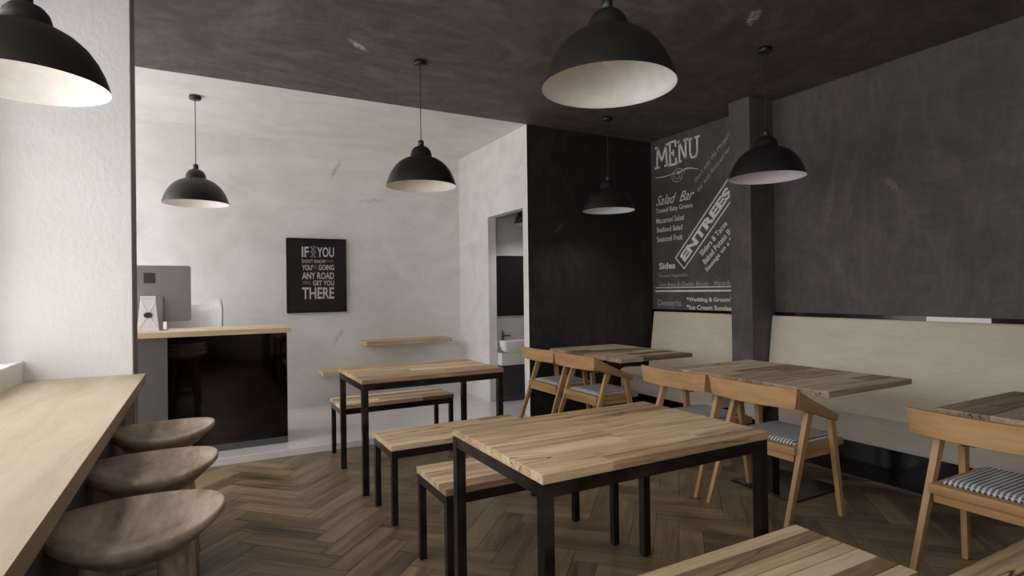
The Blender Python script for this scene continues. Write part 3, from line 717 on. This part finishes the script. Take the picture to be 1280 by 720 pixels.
# ------------------------------------------------------------------ chalk menu
mn = thing('chalk_menu', 'white chalk menu lettering drawn on the dark wall left of the pillar', 'menu', (WR, 4.87, 1.1))
OM = Vector((WR, 4.87, 0)); RM = Vector((0, -1, 0))
def slab(ch, x, z, w, h, t, slant=0.0):
    """chunky slab-serif capitals out of straight strokes"""
    S = {'M': [((0.1, 0), (0.16, 1)), ((0.16, 1), (0.5, 0.25)), ((0.5, 0.25), (0.84, 1)), ((0.84, 1), (0.9, 0)), ((-0.05, 0), (0.28, 0)), ((0.72, 0), (1.05, 0)), ((0.0, 1), (0.2, 1)), ((0.8, 1), (1.0, 1))],
         'E': [((0.15, 0), (0.15, 1)), ((0, 1), (0.9, 1)), ((0.15, 0.52), (0.62, 0.52)), ((0, 0), (0.95, 0)), ((0.9, 1), (0.9, 0.78)), ((0.95, 0), (0.95, 0.24)), ((0.62, 0.62), (0.62, 0.4))],
         'N': [((0.15, 0), (0.15, 1)), ((0.15, 1), (0.85, 0)), ((0.85, 0), (0.85, 1)), ((-0.02, 1), (0.2, 1)), ((-0.02, 0), (0.34, 0)), ((0.66, 1), (1.04, 1))],
         'U': [((0.15, 1), (0.15, 0.3)), ((0.15, 0.3), (0.3, 0.04)), ((0.3, 0.04), (0.7, 0.04)), ((0.7, 0.04), (0.85, 0.3)), ((0.85, 0.3), (0.85, 1)), ((-0.02, 1), (0.34, 1)), ((0.66, 1), (1.04, 1))]}
    return [((x+a[0]*w, z+a[1]*h), (x+b[0]*w, z+b[1]*h), t) for a, b in S[ch]]
st_ = []
for chr_, x, z, w, h in (('M', 0.03, 2.665, 0.19, 0.225), ('E', 0.235, 2.655, 0.11, 0.245), ('N', 0.37, 2.665, 0.13, 0.215), ('U', 0.52, 2.665, 0.14, 0.205)):
    st_ += slab(chr_, x, z, w, h, 0.025)
lettering('menu_title', [('.', 0.0, 2.55, 0.001, 0.001)], M['chalk'], mn, OM, RM, UZ, st_)
sw = []
for k in range(36):       # curl
    a0, a1 = k/36*4*PI, (k+1)/36*4*PI; r0, r1 = 0.085-0.0017*k, 0.085-0.0017*(k+1)
    sw.append(((0.36+r0*math.cos(a0)*1.2, 2.52+r0*math.sin(a0)), (0.36+r1*math.cos(a1)*1.2, 2.52+r1*math.sin(a1)), 0.005))
for k in range(12):
    u0, u1 = k/12, (k+1)/12
    f = lambda u: (0.02+0.30*u, 2.560-0.012*math.sin(PI*u))
    g = lambda u: (0.36+0.29*u, 2.545+0.028*math.sin(PI*u*1.1))
    sw.append((f(u0), f(u1), 0.008)); sw.append((g(u0), g(u1), 0.022*(1-u0)+0.004))
lettering('flourish', [('.', 0.0, 2.55, 0.001, 0.001)], M['chalk'], mn, OM, RM, UZ, sw)
ln = [("Tossed Baby Greens", 0.022, 2.142, 0.545, 0.066, 0, 0, 0.012), ("Macaroni Salad", 0.026, 2.040, 0.415, 0.060, 0, 0, 0.012),
      ("Seafood Salad", 0.03, 1.940, 0.387, 0.058, 0, 0, 0.012), ("Seasonal Fruit", 0.03, 1.834, 0.385, 0.060, 0, 0, 0.012),
      ("Sides", 0.06, 1.528, 0.245, 0.072, 0, 0, 0.03)]
for l_ in ln: lettering('dish_name', [l_], M['chalk'], mn, OM, RM, UZ)
lettering('salad_heading', [("Salad  Bar", 0.024, 2.240, 0.566, 0.108, 0.0, 0.55, 0.004)], M['chalk'], mn, OM, RM, UZ)
lettering('side_dishes', [("Toasted Vegetables", 0.052, 1.428, 0.43, 0.045, 0, 0.45, 0.0), ("Corn Bread & Cheddar Biscuits    Warm Rolls", 0.050, 1.334, 1.05, 0.050, 0, 0.45, 0.0)], M['chalk_faint'], mn, OM, RM, UZ)
lettering('dessert_heading', [("Desserts", 0.031, 1.124, 0.354, 0.066, 0, 0, 0.0)], M['chalk_faint'], mn, OM, RM, UZ)
lettering('dessert_list', [("*Wedding & Groom's", 0.465, 1.163, 0.60, 0.057, 0, 0, 0.012), ("*Ice Cream Sundae", 0.463, 1.090, 0.58, 0.050, 0, 0, 0.012)], M['chalk'], mn, OM, RM, UZ)
lettering('double_line', [('.', 0.0, 1.3, 0.001, 0.001)], M['chalk'], mn, OM, RM, UZ, [((0.0, 1.323), (1.28, 1.323), 0.009), ((0.0, 1.285), (1.28, 1.285), 0.016)])
# slanted ENTREES banner
ang = math.atan2(2.263-1.598, 1.049-0.395)
ca, sa = math.cos(ang), math.sin(ang)
bx, bz = 0.435, 1.522; Lb, Hb = 1.02, 0.172
cr = [(bx, bz), (bx+Lb*ca, bz+Lb*sa), (bx+Lb*ca-Hb*sa, bz+Lb*sa+Hb*ca), (bx-Hb*sa, bz+Hb*ca)]
bs_ = [(cr[k], cr[(k+1) % 4], 0.014) for k in range(4)]
mx, mz = bx+0.055*ca-0.036*sa, bz+0.055*sa+0.036*ca
lettering('entrees_banner', [("ENTREES", mx, mz, 0.90, 0.105, ang, 0, 0.045)], M['chalk'], mn, OM, RM, UZ, bs_)
a2 = math.atan2(1.951-1.659, 0.983-0.659)
lettering('entrees_list', [("Sliders & Tacos", 0.685, 1.635, 0.44, 0.060, a2, 0, 0.012), ("Baked Potato Bar", 0.725, 1.550, 0.50, 0.060, a2, 0, 0.012), ("Sausage on a Stick", 0.755, 1.465, 0.56, 0.060, a2, 0, 0.012)], M['chalk'], mn, OM, RM, UZ)
a3 = math.atan2(2.782-2.408, 1.04-0.604)
lettering('margarita_note', [("Don't miss the Margaritas", 0.62, 2.39, 0.66, 0.062, a3, 0.4, 0.0), ("bar with flavored tequilas", 0.66, 2.29, 0.66, 0.062, a3, 0.4, 0.0)], M['chalk_faint'], mn, OM, RM, UZ)

# ------------------------------------------------------------------ light
w = bpy.data.worlds.new('daylight'); bpy.context.scene.world = w; w.use_nodes = True
nt = w.node_tree; bgn = nt.nodes['Background']
tcw = nt.nodes.new('ShaderNodeTexCoord'); sxw = nt.nodes.new('ShaderNodeSeparateXYZ'); nt.links.new(tcw.outputs['Generated'], sxw.inputs[0])
rw = nt.nodes.new('ShaderNodeValToRGB'); nt.links.new(sxw.outputs[2], rw.inputs[0])
rw.color_ramp.elements[0].position = 0.0; rw.color_ramp.elements[0].color = (0.54, 0.54, 0.54, 1)
rw.color_ramp.elements[1].position = 0.5; rw.color_ramp.elements[1].color = (0.955, 0.975, 1.0, 1)
nt.links.new(rw.outputs[0], bgn.inputs[0]); bgn.inputs[1].default_value = 4.7
def portal(name, loc, sx, sy):
    l = bpy.data.lights.new(name, 'AREA'); l.shape = 'RECTANGLE'; l.size = sx; l.size_y = sy
    l.cycles.is_portal = True
    o = bpy.data.objects.new(name, l); C.objects.link(o); o.location = loc; o.rotation_euler = (0, -PI/2, 0)
    return o
portal('window_daylight', (-1.02, 0.76, 1.885), 1.83, 5.32)
pr = portal('added_rear_daylight', (-0.05, -2.28, 2.1), 1.1, 1.4); pr.rotation_euler = (PI/2, 0, 0)  # daylight through the added rear opening
portal('alcove_daylight', (-1.68, 5.24, 1.54), 2.68, 2.68)

# ------------------------------------------------------------------ camera
yaw, pitch, roll, fpx = 4.98935786e-01, 5.05083418e-03, -1.32494078e-02, 7.13076728e+02
f = Vector((math.sin(yaw)*math.cos(pitch), math.cos(yaw)*math.cos(pitch), math.sin(pitch)))
r = Vector((math.cos(yaw), -math.sin(yaw), 0)); u = r.cross(f)
r2 = r*math.cos(roll)+u*math.sin(roll); u2 = -r*math.sin(roll)+u*math.cos(roll)
cam = bpy.data.cameras.new('camera'); co = bpy.data.objects.new('camera', cam); C.objects.link(co)
mw = Matrix((( r2.x, u2.x, -f.x, 0), (r2.y, u2.y, -f.y, 0), (r2.z, u2.z, -f.z, 1.31), (0, 0, 0, 1)))
co.matrix_world = mw
cam.sensor_width = 36; cam.lens = fpx/1280*36; cam.clip_start = 0.02
s = bpy.context.scene; s.camera = co
s.view_settings.view_transform = 'Standard'; s.view_settings.look = 'None'; s.view_settings.gamma = 1; s.view_settings.use_curve_mapping = False
s.view_settings.exposure = 0.0
s.cycles.max_bounces = 10; s.cycles.diffuse_bounces = 6
